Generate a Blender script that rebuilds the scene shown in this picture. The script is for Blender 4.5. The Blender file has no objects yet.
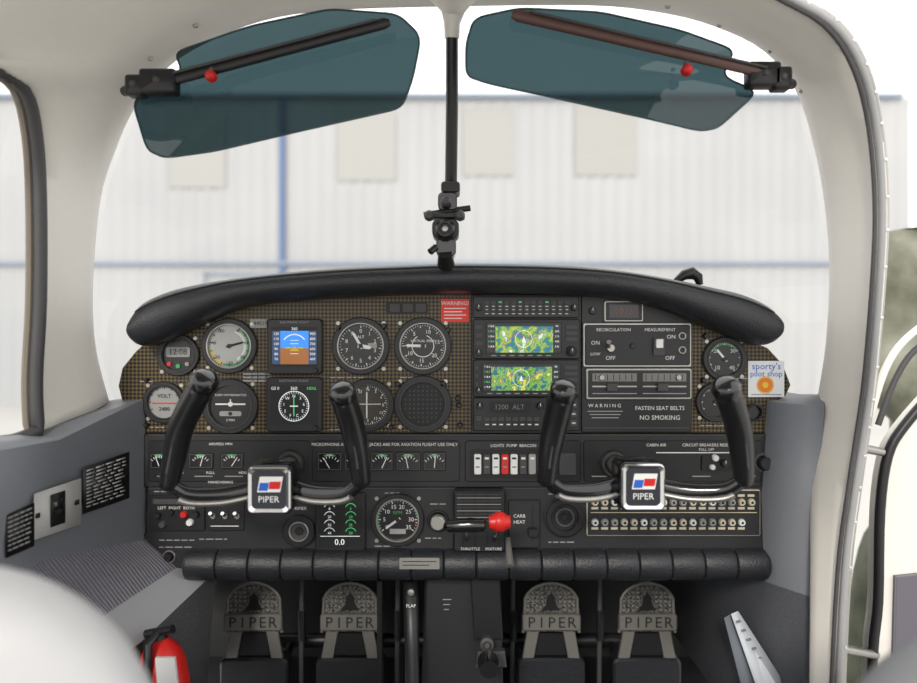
import bpy,bmesh,math,random
from mathutils import Vector,Matrix
random.seed(3)
F=700.0;CZ=1.35;CY=-1.1;S=1.1/F
def W(px,py,d): return Vector(((px-458.5)*d/F,CY+d,CZ-(py-341.5)*d/F))
def X(px): return (px-458.5)*S
def Z(py): return CZ-(py-341.5)*S
def lin(c):
    o=[]
    for v in c:
        v/=255.0
        o.append(v/12.92 if v<=.04045 else ((v+.055)/1.055)**2.4)
    return (o[0],o[1],o[2],1)
MATS={}
def mat(name,c=(128,128,128),rough=.5,metal=0,noise=0,amt=.15,bump=0,emit=0,spec=.5,coat=0):
    if name in MATS: return MATS[name]
    m=bpy.data.materials.new(name);m.use_nodes=True
    nt=m.node_tree;p=nt.nodes['Principled BSDF']
    col=lin(c)
    p.inputs['Base Color'].default_value=col
    p.inputs['Roughness'].default_value=rough
    p.inputs['Metallic'].default_value=metal
    p.inputs['Specular IOR Level'].default_value=spec
    p.inputs['Coat Weight'].default_value=coat
    if emit:
        p.inputs['Emission Color'].default_value=col
        p.inputs['Emission Strength'].default_value=emit
    if noise:
        tc=nt.nodes.new('ShaderNodeTexCoord')
        n=nt.nodes.new('ShaderNodeTexNoise');n.inputs['Scale'].default_value=noise;n.inputs['Detail'].default_value=4
        nt.links.new(tc.outputs['Object'],n.inputs['Vector'])
        mx=nt.nodes.new('ShaderNodeMix');mx.data_type='RGBA'
        mx.inputs['A'].default_value=tuple(v*(1-amt) for v in col[:3])+(1,)
        mx.inputs['B'].default_value=tuple(min(1,v*(1+amt)) for v in col[:3])+(1,)
        nt.links.new(n.outputs['Fac'],mx.inputs['Factor'])
        nt.links.new(mx.outputs['Result'],p.inputs['Base Color'])
        if bump:
            bp=nt.nodes.new('ShaderNodeBump');bp.inputs['Strength'].default_value=bump;bp.inputs['Distance'].default_value=.002
            nt.links.new(n.outputs['Fac'],bp.inputs['Height']);nt.links.new(bp.outputs['Normal'],p.inputs['Normal'])
    MATS[name]=m
    return m
def ramp_mat(name,kind,scale,stops,rough=.4,emit=0,metal=0,rot=None,vscale=None,bump=0,const=False,coat=0,spec=.5):
    m=bpy.data.materials.new(name);m.use_nodes=True;nt=m.node_tree;p=nt.nodes['Principled BSDF']
    tc=nt.nodes.new('ShaderNodeTexCoord');mp=nt.nodes.new('ShaderNodeMapping')
    if rot: mp.inputs['Rotation'].default_value=rot
    if vscale: mp.inputs['Scale'].default_value=vscale
    nt.links.new(tc.outputs['Object'],mp.inputs['Vector'])
    if kind=='checker':
        t=nt.nodes.new('ShaderNodeTexChecker');out=t.outputs['Fac']
    elif kind=='noise':
        t=nt.nodes.new('ShaderNodeTexNoise');out=t.outputs['Fac'];t.inputs['Detail'].default_value=5
    elif kind=='voronoi':
        t=nt.nodes.new('ShaderNodeTexVoronoi');out=t.outputs['Distance']
    elif kind=='wave':
        t=nt.nodes.new('ShaderNodeTexWave');out=t.outputs['Fac']
    t.inputs['Scale'].default_value=scale
    nt.links.new(mp.outputs['Vector'],t.inputs['Vector'])
    r=nt.nodes.new('ShaderNodeValToRGB');cr=r.color_ramp
    if const: cr.interpolation='CONSTANT'
    while len(cr.elements)<len(stops): cr.elements.new(.5)
    for e,(pos,c) in zip(cr.elements,stops): e.position=pos;e.color=lin(c)
    nt.links.new(out,r.inputs['Fac']);nt.links.new(r.outputs['Color'],p.inputs['Base Color'])
    p.inputs['Roughness'].default_value=rough;p.inputs['Metallic'].default_value=metal
    p.inputs['Coat Weight'].default_value=coat;p.inputs['Specular IOR Level'].default_value=spec
    if emit:
        nt.links.new(r.outputs['Color'],p.inputs['Emission Color']);p.inputs['Emission Strength'].default_value=emit
    if bump:
        bp=nt.nodes.new('ShaderNodeBump');bp.inputs['Strength'].default_value=bump;bp.inputs['Distance'].default_value=.002
        nt.links.new(out,bp.inputs['Height']);nt.links.new(bp.outputs['Normal'],p.inputs['Normal'])
    MATS[name]=m
    return m
def clear_mat(name,tint,gl=.04,diff=0,dc=(100,100,100)):
    m=bpy.data.materials.new(name);m.use_nodes=True;nt=m.node_tree;nt.nodes.clear()
    o=nt.nodes.new('ShaderNodeOutputMaterial');t=nt.nodes.new('ShaderNodeBsdfTransparent');t.inputs[0].default_value=tint
    g=nt.nodes.new('ShaderNodeBsdfGlossy');g.inputs['Roughness'].default_value=.03
    mx=nt.nodes.new('ShaderNodeMixShader');mx.inputs[0].default_value=gl
    nt.links.new(t.outputs[0],mx.inputs[1]);nt.links.new(g.outputs[0],mx.inputs[2])
    last=mx
    if diff:
        d=nt.nodes.new('ShaderNodeBsdfDiffuse');d.inputs[0].default_value=lin(dc)
        m2=nt.nodes.new('ShaderNodeMixShader');m2.inputs[0].default_value=diff
        nt.links.new(mx.outputs[0],m2.inputs[1]);nt.links.new(d.outputs[0],m2.inputs[2]);last=m2
    nt.links.new(last.outputs[0],o.inputs[0])
    return m
def crs(pts,n):
    "catmull-rom through tuples"
    out=[];P=[Vector(p) if not isinstance(p,Vector) else p for p in pts]
    for i in range(len(P)-1):
        p0=P[max(i-1,0)];p1=P[i];p2=P[i+1];p3=P[min(i+2,len(P)-1)]
        for k in range(n):
            t=k/n
            out.append(.5*((2*p1)+(p2-p0)*t+(2*p0-5*p1+4*p2-p3)*t*t+(3*p1-p0-3*p2+p3)*t**3))
    out.append(P[-1].copy())
    return out
def rrect(x0,z0,x1,z1,r,n=4):
    if x0>x1:x0,x1=x1,x0
    if z0>z1:z0,z1=z1,z0
    r=min(r,(x1-x0)/2*.99,(z1-z0)/2*.99)
    if r<=0: return [(x0,z0),(x1,z0),(x1,z1),(x0,z1)]
    pts=[]
    for cx,cz,a in ((x1-r,z0+r,-90),(x1-r,z1-r,0),(x0+r,z1-r,90),(x0+r,z0+r,180)):
        for k in range(n+1):
            t=math.radians(a+90*k/n);pts.append((cx+r*math.cos(t),cz+r*math.sin(t)))
    return pts
def inset(pts,c):
    n=len(pts);A=sum(pts[i][0]*pts[(i+1)%n][1]-pts[(i+1)%n][0]*pts[i][1] for i in range(n))
    s=1 if A>0 else -1;out=[]
    for i in range(n):
        a=Vector(pts[i-1]);b=Vector(pts[i]);d=Vector(pts[(i+1)%n])
        e1=(b-a);e2=(d-b)
        if e1.length<1e-9:e1=e2
        if e2.length<1e-9:e2=e1
        e1=e1.normalized();e2=e2.normalized()
        nn=Vector((-(e1.y+e2.y),e1.x+e2.x))*s
        if nn.length<1e-6: out.append(tuple(b));continue
        nn.normalize();k=max(.4,abs(nn.dot(Vector((-e1.y,e1.x)))))
        q=b+nn*c/k;out.append((q.x,q.y))
    return out
class B:
    def __init__(s,name,parent=None):
        s.name=name;s.v=[];s.f=[];s.m=[];s.mats=[];s.T=[];s.parent=parent
    def mi(s,m):
        if m not in s.mats:s.mats.append(m)
        return s.mats.index(m)
    def add(s,vs,fs,m):
        o=len(s.v);s.v+= [Vector(v) for v in vs];k=s.mi(m)
        for f in fs: s.f.append([i+o for i in f]);s.m.append(k)
    def poly(s,vs,m): s.add(vs,[list(range(len(vs)))],m)
    def prism(s,pts,yf,yb,m,ch=0,fm=None):
        rings=[]
        if ch: rings.append([(x,yf,z) for x,z in inset(pts,ch)]);rings.append([(x,yf+ch,z) for x,z in pts])
        else: rings.append([(x,yf,z) for x,z in pts])
        rings.append([(x,yb,z) for x,z in pts]);n=len(pts);vs=[v for r in rings for v in r];fs=[]
        for k in range(len(rings)-1):
            for i in range(n):
                j=(i+1)%n;fs.append([k*n+i,k*n+j,(k+1)*n+j,(k+1)*n+i])
        fs.append([(len(rings)-1)*n+i for i in range(n)][::-1])
        s.add(vs,fs,m);s.poly(rings[0],fm or m)
    def box(s,x0,y0,x1,y1,o0,o1,m,r=0,ch=0,fm=None):
        s.prism(rrect(X(x0),Z(y0),X(x1),Z(y1),r*S),-o1,-o0,m,ch,fm)
    def wbox(s,a,b,m,r=0,ch=0):
        s.prism(rrect(a[0],a[2],b[0],b[2],r),a[1],b[1],m,ch)
    def lathe(s,M,prof,m,n=32):
        vs=[];fs=[]
        for r,y in prof:
            for i in range(n):
                a=2*math.pi*i/n;vs.append(M@Vector((r*math.cos(a),y,r*math.sin(a))))
        for k in range(len(prof)-1):
            for i in range(n):
                j=(i+1)%n;fs.append([k*n+i,k*n+j,(k+1)*n+j,(k+1)*n+i])
        s.add(vs,fs,m)
    def disc(s,px,py,r,o0,o1,m,ch=0,n=32):
        M=Matrix.Translation((X(px),0,Z(py)));R=r*S
        s.lathe(M,[(R,-o0),(R,-(o1-ch)),(R-ch,-o1),(0,-o1)] if ch else [(R,-o0),(R,-o1),(0,-o1)],m,n)
    def ring(s,px,py,ri,ro,o0,o1,m,n=48,inner=None):
        M=Matrix.Translation((X(px),0,Z(py)));a=ri*S;b=ro*S;c=min(.0012,(b-a)*.3)
        s.lathe(M,[(b,-o0),(b,-o1+c),(b-c,-o1),(a+c,-o1),(a,-o1+c),(a,-o0)],m,n)
    def knob(s,px,py,r,h,m,cap=None):
        M=Matrix.Translation((X(px),0,Z(py)));R=r*S
        s.lathe(M,[(R*1.15,0),(R*1.15,-.002-.0),(R,-.003),(R*.92,-h+.0015),(R*.78,-h),(0,-h)],m,24)
        if cap: s.line(px,py,px,py-r*.8,max(.7,r*.15),h+.0004,cap)
    def flat(s,pts,o,m): s.poly([(X(a),-o,Z(b)) for a,b in pts],m)
    def rect(s,x0,y0,x1,y1,o,m): s.flat([(x0,y0),(x1,y0),(x1,y1),(x0,y1)],o,m)
    def line(s,x0,y0,x1,y1,w,o,m):
        d=Vector((x1-x0,y1-y0));d.normalize();nx,ny=-d.y*w/2,d.x*w/2
        s.flat([(x0+nx,y0+ny),(x1+nx,y1+ny),(x1-nx,y1-ny),(x0-nx,y0-ny)],o,m)
    def arc(s,px,py,r0,r1,a0,a1,o,m,n=16):
        for k in range(n):
            A=math.radians(a0+(a1-a0)*k/n);C=math.radians(a0+(a1-a0)*(k+1)/n)
            s.flat([(px+math.sin(A)*r0,py-math.cos(A)*r0),(px+math.sin(A)*r1,py-math.cos(A)*r1),(px+math.sin(C)*r1,py-math.cos(C)*r1),(px+math.sin(C)*r0,py-math.cos(C)*r0)],o,m)
    def ticks(s,px,py,r0,r1,a0,a1,n,w,o,m):
        for k in range(n+1):
            A=math.radians(a0+(a1-a0)*k/n)
            s.line(px+math.sin(A)*r0,py-math.cos(A)*r0,px+math.sin(A)*r1,py-math.cos(A)*r1,w,o,m)
    def tube(s,pts,radii,m,n=12,up=Vector((0,1,.01)),cap=True):
        P=[Vector(p) for p in pts];k=len(P)
        if not isinstance(radii,(list,tuple)):radii=[radii]*k
        vs=[];fs=[]
        for i in range(k):
            t=(P[min(i+1,k-1)]-P[max(i-1,0)]).normalized()
            u=up.cross(t)
            if u.length<1e-4:u=Vector((1,0,0)).cross(t)
            u.normalize();w=t.cross(u).normalized()
            r=radii[i];ru,rw=(r if isinstance(r,(tuple,list)) else (r,r))
            for j in range(n):
                a=2*math.pi*j/n;vs.append(P[i]+u*ru*math.cos(a)+w*rw*math.sin(a))
        for i in range(k-1):
            for j in range(n):
                q=(j+1)%n;fs.append([i*n+j,i*n+q,(i+1)*n+q,(i+1)*n+j])
        if cap: fs.append(list(range(n))[::-1]);fs.append([(k-1)*n+j for j in range(n)])
        s.add(vs,fs,m)
    def loft(s,g,m,cu=False):
        n=len(g[0]);vs=[v for r in g for v in r];fs=[]
        for i in range(len(g)-1):
            for j in range(n if cu else n-1):
                q=(j+1)%n;fs.append([i*n+j,i*n+q,(i+1)*n+q,(i+1)*n+j])
        s.add(vs,fs,m)
    def shift(s,dy):
        s.v=[v+Vector((0,dy,0)) for v in s.v];s.T=[(t,l+Vector((0,dy,0)),a,b_,c,d) for t,l,a,b_,c,d in s.T];return s
    def text(s,t,px,py,h,m,o=.005,ax='CENTER'): s.T.append((t,Vector((X(px),-o,Z(py))),h*S/.72,m,ax,(math.pi/2,0,0)))
    def text3(s,t,loc,h,m,rot=(math.pi/2,0,0)): s.T.append((t,Vector(loc),h/.72,m,'CENTER',rot))
    def done(s,solid=0,sub=0,ang=38):
        if not s.v:
            l=s.T[0][1];s.wbox((l.x-.02,-.0004,l.z-.008),(l.x+.02,0,l.z+.004),MATS['black_plastic'])
        me=bpy.data.meshes.new(s.name)
        lo=Vector([min(v[i] for v in s.v) for i in range(3)]);hi=Vector([max(v[i] for v in s.v) for i in range(3)]);c=(lo+hi)/2
        me.from_pydata([v-c for v in s.v],[],s.f)
        for m in s.mats:me.materials.append(m)
        for p,k in zip(me.polygons,s.m):p.material_index=k
        bm=bmesh.new();bm.from_mesh(me)
        bmesh.ops.remove_doubles(bm,verts=bm.verts,dist=2e-6)
        bmesh.ops.recalc_face_normals(bm,faces=bm.faces)
        for f in bm.faces:f.smooth=True
        for e in bm.edges:
            if len(e.link_faces)==2 and e.calc_face_angle(0)>math.radians(ang):e.smooth=False
        bm.to_mesh(me);bm.free()
        ob=bpy.data.objects.new(s.name,me);bpy.context.collection.objects.link(ob)
        if s.parent: ob.parent=s.parent
        ob.location=c;ob['wl']=list(c)
        if solid:
            md=ob.modifiers.new('thick','SOLIDIFY');md.thickness=solid;md.offset=0
        if sub:
            md=ob.modifiers.new('sub','SUBSURF');md.levels=sub;md.render_levels=sub
        for i,(t,loc,sz,m,ax,rot) in enumerate(s.T):
            cu=bpy.data.curves.new('lettering','FONT');cu.body=t;cu.size=sz;cu.align_x=ax;cu.align_y='CENTER';cu.resolution_u=2
            cu.materials.append(m)
            o=bpy.data.objects.new('lettering_%d'%(i+1),cu);bpy.context.collection.objects.link(o)
            o.parent=ob;o.location=loc-c;o.rotation_euler=rot
        return ob
# ---------- materials
BLK=mat('black_plastic',(24,24,26),.4)
BLK2=mat('satin_black_panel',(32,32,34),.48,noise=300,amt=.25,bump=.1)
DK=mat('deep_black',(10,10,12),.5)
LEATH=mat('black_leather',(36,38,42),.32,noise=420,amt=.3,bump=.5)
GLOSSB=mat('glossy_black',(16,16,19),.14,coat=.5)
CHR=mat('chrome',(215,215,216),.14,1)
ALU=mat('brushed_aluminium',(170,168,163),.36,.85,noise=150,amt=.1)
WHT=mat('white_marking',(225,225,222),.6)
GRYM=mat('grey_marking',(150,150,148),.6)
TRIM=mat('painted_trim',(224,220,212),.38,noise=60,amt=.03,bump=.05)
HEADL=mat('headliner',(214,212,210),.85,noise=500,amt=.06,bump=.3)
GPLAS=mat('grey_side_panel',(114,117,123),.5,noise=350,amt=.08,bump=.15)
GDARK=mat('dark_grey_rubber',(66,65,66),.6)
CARP=mat('grey_carpet',(84,84,87),.95,noise=500,amt=.4,bump=1)
RED=mat('red_plastic',(200,34,30),.35)
ORG=mat('orange_marking',(235,130,30),.5)
GRN=mat('green_marking',(60,160,90),.5)
YEL=mat('yellow_marking',(230,200,60),.5)
BLU=mat('blue_marking',(30,90,190),.5)
CREAM=mat('breaker_cream',(200,190,165),.5)
FACE=mat('gauge_face_black',(20,20,22),.25)
FACEL=mat('gauge_face_light',(178,178,174),.3)
WEAVE=ramp_mat('carbon_fibre_weave','checker',235,[(0,(14,11,7)),(1,(98,82,52))],rough=.34,rot=(0,math.radians(45),0),spec=.35)
FAB=ramp_mat('ribbed_fabric','wave',60,[(0,(100,98,106)),(1,(128,126,134))],rough=.95,bump=.5,rot=(0,0,math.pi/2))
MAP1=ramp_mat('moving_map_display','noise',75,[(0,(20,60,140)),(.40,(30,100,140)),(.47,(60,130,60)),(.54,(170,180,60)),(.58,(50,125,80)),(.66,(200,210,190))],rough=.15,emit=.6)
MAP2=ramp_mat('terrain_display','noise',95,[(0,(16,44,110)),(.42,(30,100,110)),(.5,(130,170,60)),(.56,(40,120,60)),(.62,(200,190,90))],rough=.15,emit=.6)
SKYD=mat('display_sky_blue',(40,125,220),.2,emit=.8)
BRND=mat('display_ground_brown',(140,85,35),.2,emit=.7)
LIT=mat('display_white',(220,225,225),.3,emit=.5)
LITG=mat('display_green',(80,205,120),.3,emit=.4)
DOT=ramp_mat('stippled_aluminium','voronoi',420,[(0,(150,148,142)),(.45,(104,102,98)),(.65,(44,43,41))],rough=.42,metal=.5,bump=.5)
# ---------- panel
b=B('instrument_panel')
top=[(118,386),(122,368),(135,352),(150,338),(180,320),(220,303),(270,294),(470,286),(610,291),(660,301),(700,318),(745,338),(768,348),(783,364),(791,385),(786,396),(772,403),(772,434),(140,434),(138,410),(122,402)]
b.prism([(X(x),Z(y)) for x,y in top],0,.03,WEAVE,ch=.002)
b.box(139,434,773,487,-.03,.004,BLK2,3,.0015)
b.box(147,487,766,551,-.03,.003,BLK2,3,.0015)
b.box(140,533,390,568,-.03,.0025,BLK2,3,.0015)
for y in (434.5,487.5): b.rect(150,y-.5,765,y+.5,.0052,GDARK)
for x0,x1 in ((150,311),(313,460),(583,760)): 
    b.box(x0,440,x1,481,.004,.006,BLK,3,.001)
b.box(465,440,580,481,.004,.007,BLK,3,.001)
R_=[];P_=[]
for i in range(18):
    x0=188+i*32
    for dx,rr in ((0,.0205),(1.2,.0235),(4,.0245),(28,.0245),(30.8,.0235)):
        P_.append((X(x0+dx),-.004,Z(563)));R_.append(rr)
P_.append((X(765),-.004,Z(563)));R_.append(.02)
b.tube(P_,R_,LEATH,18)
b.box(188,548,765,578,-.03,.0,BLK)
b.text('MICROPHONE AND SPEAKER JACKS ARE FOR AVIATION FLIGHT USE ONLY',385,444,3.1,WHT,.0065)
random.seed(11)
def fine(x,y,n,h=1.1,o=.0034):
    xx=x
    for _ in range(n):
        L=random.uniform(3,8);b.rect(xx,y,xx+L,y+h,o,GRYM);xx+=L+1.6
for x,y,n in ((155,490.5,5),(250,492,5),(385,492,3),(375,545,4),(430,503,2),(425,537,3),(548,493,4),(548,541,4),(160,539,5),(160,546,4),(240,553,5),(300,560,3),(200,538,4)): fine(x,y,n)
for x,y,n in ((140,381,2),(330,377,5),(400,377,3),(196,384,3),(250,440,0),(150,427,3),(330,429,3),(735,378,2),(700,425,4)): fine(x,y,n,1,.0006)
ob=b.done()
def smallgauge(x0,y0,x1,y1,k):
    b=B('engine_gauge')
    b.box(x0,y0,x1,y1,.004,.0085,BLK,2,.001)
    b.rect(x0+1.2,y0+1.2,x1-1.2,y1-1.2,.0086,GDARK)
    b.rect(x0+2,y0+2,x1-2,y1-2,.0088,FACE)
    cx=(x0+x1)/2;cy=y1-3;r=(y1-y0)*.62
    b.ticks(cx,cy,r-2,r+.5,-50,50,6,.6,.0092,WHT)
    b.arc(cx,cy,r+.8,r+2,-25,25,.0091,GRN,6)
    A=math.radians(k);b.line(cx,cy,cx+math.sin(A)*r,cy-math.cos(A)*r,.8,.0096,WHT)
    b.text('FUEL OIL AMP TEMP'.split()[int(abs(k))%4],cx,y0+3.5,2.2,WHT,.0093)
    b.done()
for i,(x0,x1) in enumerate(((318,343),(345,369),(371,394),(396,421),(423,446))): smallgauge(x0,451,x1,470,[-30,10,25,-12,5][i])
for i,(x0,x1) in enumerate(((152,171),(190,215),(222,245))): smallgauge(x0,452,x1,468,[-20,15,33][i])
b=B('switch_label_strip')
for x in (168,205,235,262,560,600,700,745): b.rect(x-9,475,x+9,476,.0066,GRYM)
for k in range(4): b.text(['PITCH','ROLL','HDG','NAV'][k],180+k*32,472,2.6,WHT,.0066)
b.text('CABIN AIR',655,444.5,3,WHT,.0068);b.text('CIRCUIT BREAKERS RESET',705,444.5,3,WHT,.0068);b.text('PULL OFF',705,449,2.6,WHT,.0068)
b.line(655,452,745,452,1,.0068,WHT)
b.text('AIRSPEED MPH',222,443.5,2.6,WHT,.0068);b.text('MANEUVERING',222,481.5,2.6,WHT,.0068)
b.done()
# ---------- gauges
def gauge(name,px,py,r,face=FACE,rm=BLK,nt=12,a0=0,a1=330,nums=(),needles=(),tm=WHT,inner=None,sq=True,numr=.62,nh=4):
    b=B(name)
    if sq:
        for q in (45,135,225,315):
            A=math.radians(q);b.disc(px+math.sin(A)*r*1.24,py-math.cos(A)*r*1.24,2,0,.002,ALU,0,10)
    b.ring(px,py,r*.86,r*1.1,0,.007,BLK)
    b.ring(px,py,r*.84,r*.9,0,.0085,rm)
    b.disc(px,py,r*.87,0,.002,face)
    if inner: inner(b)
    if nt:
        b.ticks(px,py,r*.70,r*.82,a0,a1,nt,1.0,.0024,tm);b.ticks(px,py,r*.76,r*.82,a0,a1,nt*4,.5,.0024,tm)
    for i,t in enumerate(nums):
        A=math.radians(a0+(a1-a0)*i/max(1,len(nums)-1));b.text(t,px+math.sin(A)*r*numr*.92,py-math.cos(A)*r*numr*.92,nh,tm,.0026)
    for (a,L,w) in needles:
        A=math.radians(a);s,c=math.sin(A),math.cos(A)
        b.flat([(px-c*w-s*3,py-s*w+c*3),(px-c*w*.9+s*L*.8,py-s*w*.9-c*L*.8),(px+s*L,py-c*L),(px+c*w*.9+s*L*.8,py+s*w*.9-c*L*.8),(px+c*w-s*3,py+s*w+c*3)],.0036,tm)
    if needles:b.disc(px,py,2.2,.002,.0045,BLK,0,12)
    return b
def asi(b):
    b.disc(230,346,13.5,.002,.0026,FACEL)
    b.arc(230,346,18,20,40,200,.0023,GRN);b.arc(230,346,18,20,200,260,.0023,YEL);b.arc(230,346,14,16.5,20,150,.0023,WHT)
gauge('airspeed_indicator',230,346,25,FACEL,ALU,12,30,330,['40','60','80','100','120','140','160'],[(75,16,1.2)],tm=DK,numr=.75,nh=3.5,inner=asi).done()
gauge('altimeter',361,346,26,FACE,ALU,10,0,324,list('0123456789'),[(330,17,1.4),(100,11,2)],inner=lambda b:(b.rect(368,343,377,348,.0024,GRYM),b.text('ALT',361,337,3,WHT,.003))).done()
gauge('vertical_speed_indicator',423,346,26,FACE,ALU,12,-90,240,['0','5','10','15','20','15','10'],[(-88,18,1.4)],inner=lambda b:(b.arc(423,346,10.5,11.3,20,330,.0023,WHT,24),b.text('VERTICAL SPEED',423,341,2.4,WHT,.003))).done()
def tc(b):
    b.line(216,404,246,404,1.6,.003,WHT);b.disc(231,404,2.5,.002,.0032,WHT,0,12);b.line(231,404,231,399,1.2,.003,WHT)
    b.box(220,411,242,416,.002,.003,GRYM,2);b.disc(231,413.5,2,.003,.0036,DK,0,12);b.text('TURN COORDINATOR',231,395,2.2,WHT,.003);b.text('2 MIN',231,420,2.4,WHT,.003)
gauge('turn_coordinator',231,406,25,FACE,GDARK,0,inner=tc).done()
def vor(b):
    b.line(367,392,367,418,1.2,.003,WHT);b.line(353,404,381,404,.8,.003,WHT)
    for k in range(-3,4):b.disc(367+k*4,404,.7,.002,.003,WHT,0,8)
gauge('course_deviation_indicator',368,405,24,mat('gauge_face_brown',(52,46,38),.3),GDARK,12,0,330,['N','3','6','E','12','15','S','21','24','W','30','33'],[],inner=vor,numr=.7,nh=3).done()
b=gauge('speaker_cover',423,404,26,DK,GDARK,0)
for i in range(-4,5):
    for j in range(-4,5):
        if i*i+j*j<19:b.disc(423+i*4.4,404+j*4.4,1,.002,.003,GDARK,0,6)
b.done()
def ammeter(b):
    b.text('VOLT',165,396,4,DK,.003);b.line(153,403,177,403,1,.003,RED);b.text('2480',165,409,4,DK,.003)
gauge('suction_gauge',165,402,19,mat('gauge_face_grey',(150,150,147),.3),BLK,8,-120,120,[],[],tm=DK,inner=ammeter).done()
def clk(b):
    b.box(167,347,191,357,.002,.004,GRYM,2);b.text('12:08',179,352,6,DK,.0045)
    b.disc(170,364,2.2,.002,.005,RED,0,12);b.disc(179,366,2.2,.002,.005,GRN,0,12);b.disc(188,364,2.2,.002,.005,GRYM,0,12)
gauge('digital_clock',179,355,19,FACE,GDARK,0,inner=clk).done()
gauge('manifold_pressure_gauge',724,359,20,FACE,GDARK,10,-140,140,['10','20','30','40'],[(-40,13,1.2)],inner=lambda b:b.arc(724,359,14,15.5,-60,60,.0023,GRN)).done()
gauge('exhaust_temperature_gauge',715,402,18,FACE,GDARK,8,-120,120,[],[(30,12,1.2)]).done()
gauge('annunciator_lamp',753,412,8,FACE,BLK,0,sq=False).done()
gauge('tachometer',398,519,24,FACE,ALU,7,-125,125,['0','5','10','15','20','25','30','35'],[(-125,15,1.2)],numr=.6,nh=4.2,inner=lambda b:(b.arc(398,519,19.5,20.8,-120,95,.0023,GRN),b.arc(398,519,17,20.8,97,101,.0023,RED),b.box(390,528,406,533,.002,.003,GRYM),b.text('RPM',398,512,3.5,GRN,.003))).shift(-.0025).done()
b=B('instrument_knobs')
for x,y,r in ((335,400,3),(340,328,2.5),(384,326,2.5),(341,394,3),(391,427,2.5),(443,384,3),(458,398,2.5),(459,405,2.5),(448,330,2.5),(207,378,3),(147,380,2),(147,425,2),(460,425,2.5),(398,384,2.5),(705,336,2.5),(742,338,2),(703,380,2.5),(740,382,2.5)): b.knob(x,y,r,.007,BLK)
b.done()
# flight displays
def g5(name,x0,y0,x1,y1,hsi):
    b=B(name);b.box(x0,y0,x1,y1,0,.010,BLK,4,.0015)
    a,c,d,e=x0+4,y0+8,x1-4,y1-7
    b.rect(a,c,d,e,.0103,DK);cx=(a+d)/2;cy=(c+e)/2
    b.knob(x1-6,y1-4,2.6,.016,BLK)
    b.text('ELECTRONIC FLIGHT',cx,y0+3.5,2.2,GRYM,.0104)
    if not hsi:
        b.rect(a+1,c+4,d-1,cy+1,.0105,SKYD);b.rect(a+1,cy+1,d-1,e-3,.0105,BRND)
        b.rect(a+1,c+4,a+9,e-3,.0107,mat('display_tape',(40,70,110),.2,emit=.3));b.rect(d-9,c+4,d-1,e-3,.0107,MATS['display_tape'])
        for k in range(6):
            y=c+7+k*5;b.text(str(120-k*10),a+5,y,2.6,LIT,.011);b.text(str(900-k*100),d-5,y,2.6,LIT,.011)
        b.arc(cx,cy,12,13,-55,55,.011,LIT);b.line(cx-9,cy+1,cx-3,cy+1,1.4,.0112,YEL);b.line(cx+3,cy+1,cx+9,cy+1,1.4,.0112,YEL)
        b.flat([(cx,cy-1),(cx-5,cy+4),(cx+5,cy+4)],.0112,YEL)
        for k in (-6,-3,3,6):b.line(cx-4,cy+k*1.1,cx+4,cy+k*1.1,.5,.011,LIT)
        b.text('360',cx,c+2,3,LIT,.011)
    else:
        b.arc(cx,cy+1,14.5,15.2,0,360,.011,LIT,32);b.ticks(cx,cy+1,12.5,15,0,350,35,.5,.011,LIT)
        for i,t in enumerate('N36ECFSIW'):
            A=2*math.pi*i/9;b.text(t,cx+math.sin(A)*10,cy+1-math.cos(A)*10,3,LIT,.011)
        b.line(cx,cy-9,cx,cy+11,1,.0112,LITG);b.line(cx-4,cy+1,cx+4,cy+1,1,.0112,LIT)
        b.text('GS 0',a+5,c+3,3,LIT,.011);b.text('HDG',d-6,c+3,3,LITG,.011);b.text('360',cx,c+3,3.4,LIT,.011)
    b.done()
g5('attitude_display',269,319,323,374,False)
g5('heading_display',268,377,323,431,True)
# placards
b=B('warning_placard');b.box(441,299,469,322,0,.0015,mat('placard_red',(222,48,38),.5,emit=0));b.text('WARNING!',455,303.5,3.9,WHT,.002)
for k in range(4):b.line(444,308.5+k*3.3,466-(k%2)*4,308.5+k*3.3,.9,.002,WHT)
b.done()
b=B('breaker_slot_cover');b.box(386,302,428,314,0,.002,DK,2)
for k in range(3):b.box(390+k*13,304,400+k*13,312,.002,.004,GDARK,1)
b.done()
b=B('registration_placard');b.box(250,319,267,328,0,.0012,GRYM);b.text('N44519',258.5,323.5,4,DK,.0016);b.done()
b=B('limits_placard')
for k in range(3):b.text('MANEUVER SPEED 121',257,374+k*3.5,2,WHT,.0008)
b.done()
# centre radio stack
b=B('radio_stack_frame');b.box(471,295,581,433,0,.004,BLK,2,.001);b.box(581,296,691,432,0,.004,BLK,2,.001)
b.disc(477,300,1.5,.004,.005,ALU,0,8);b.done()
b=B('audio_panel');b.box(473,297,578,318,.004,.010,BLK,2,.001)
for k in range(13):
    b.box(484+k*6.6,301,489+k*6.6,305,.01,.0125,GDARK,1);b.box(484+k*6.6,308,489+k*6.6,312,.01,.0125,GDARK,1)
    b.line(485+k*6.6,306.6,488+k*6.6,306.6,.7,.0104,WHT);b.line(485+k*6.6,314,488+k*6.6,314,.7,.0104,WHT);b.line(485.5+k*6.6,310,487.5+k*6.6,310,.6,.0128,WHT)
    if k in(2,5,9):b.rect(485+k*6.6,302,488+k*6.6,303,.0127,LITG)
b.knob(478.5,308,3.4,.018,BLK,WHT);b.knob(573,308,3.4,.018,BLK,WHT)
b.done()
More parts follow.
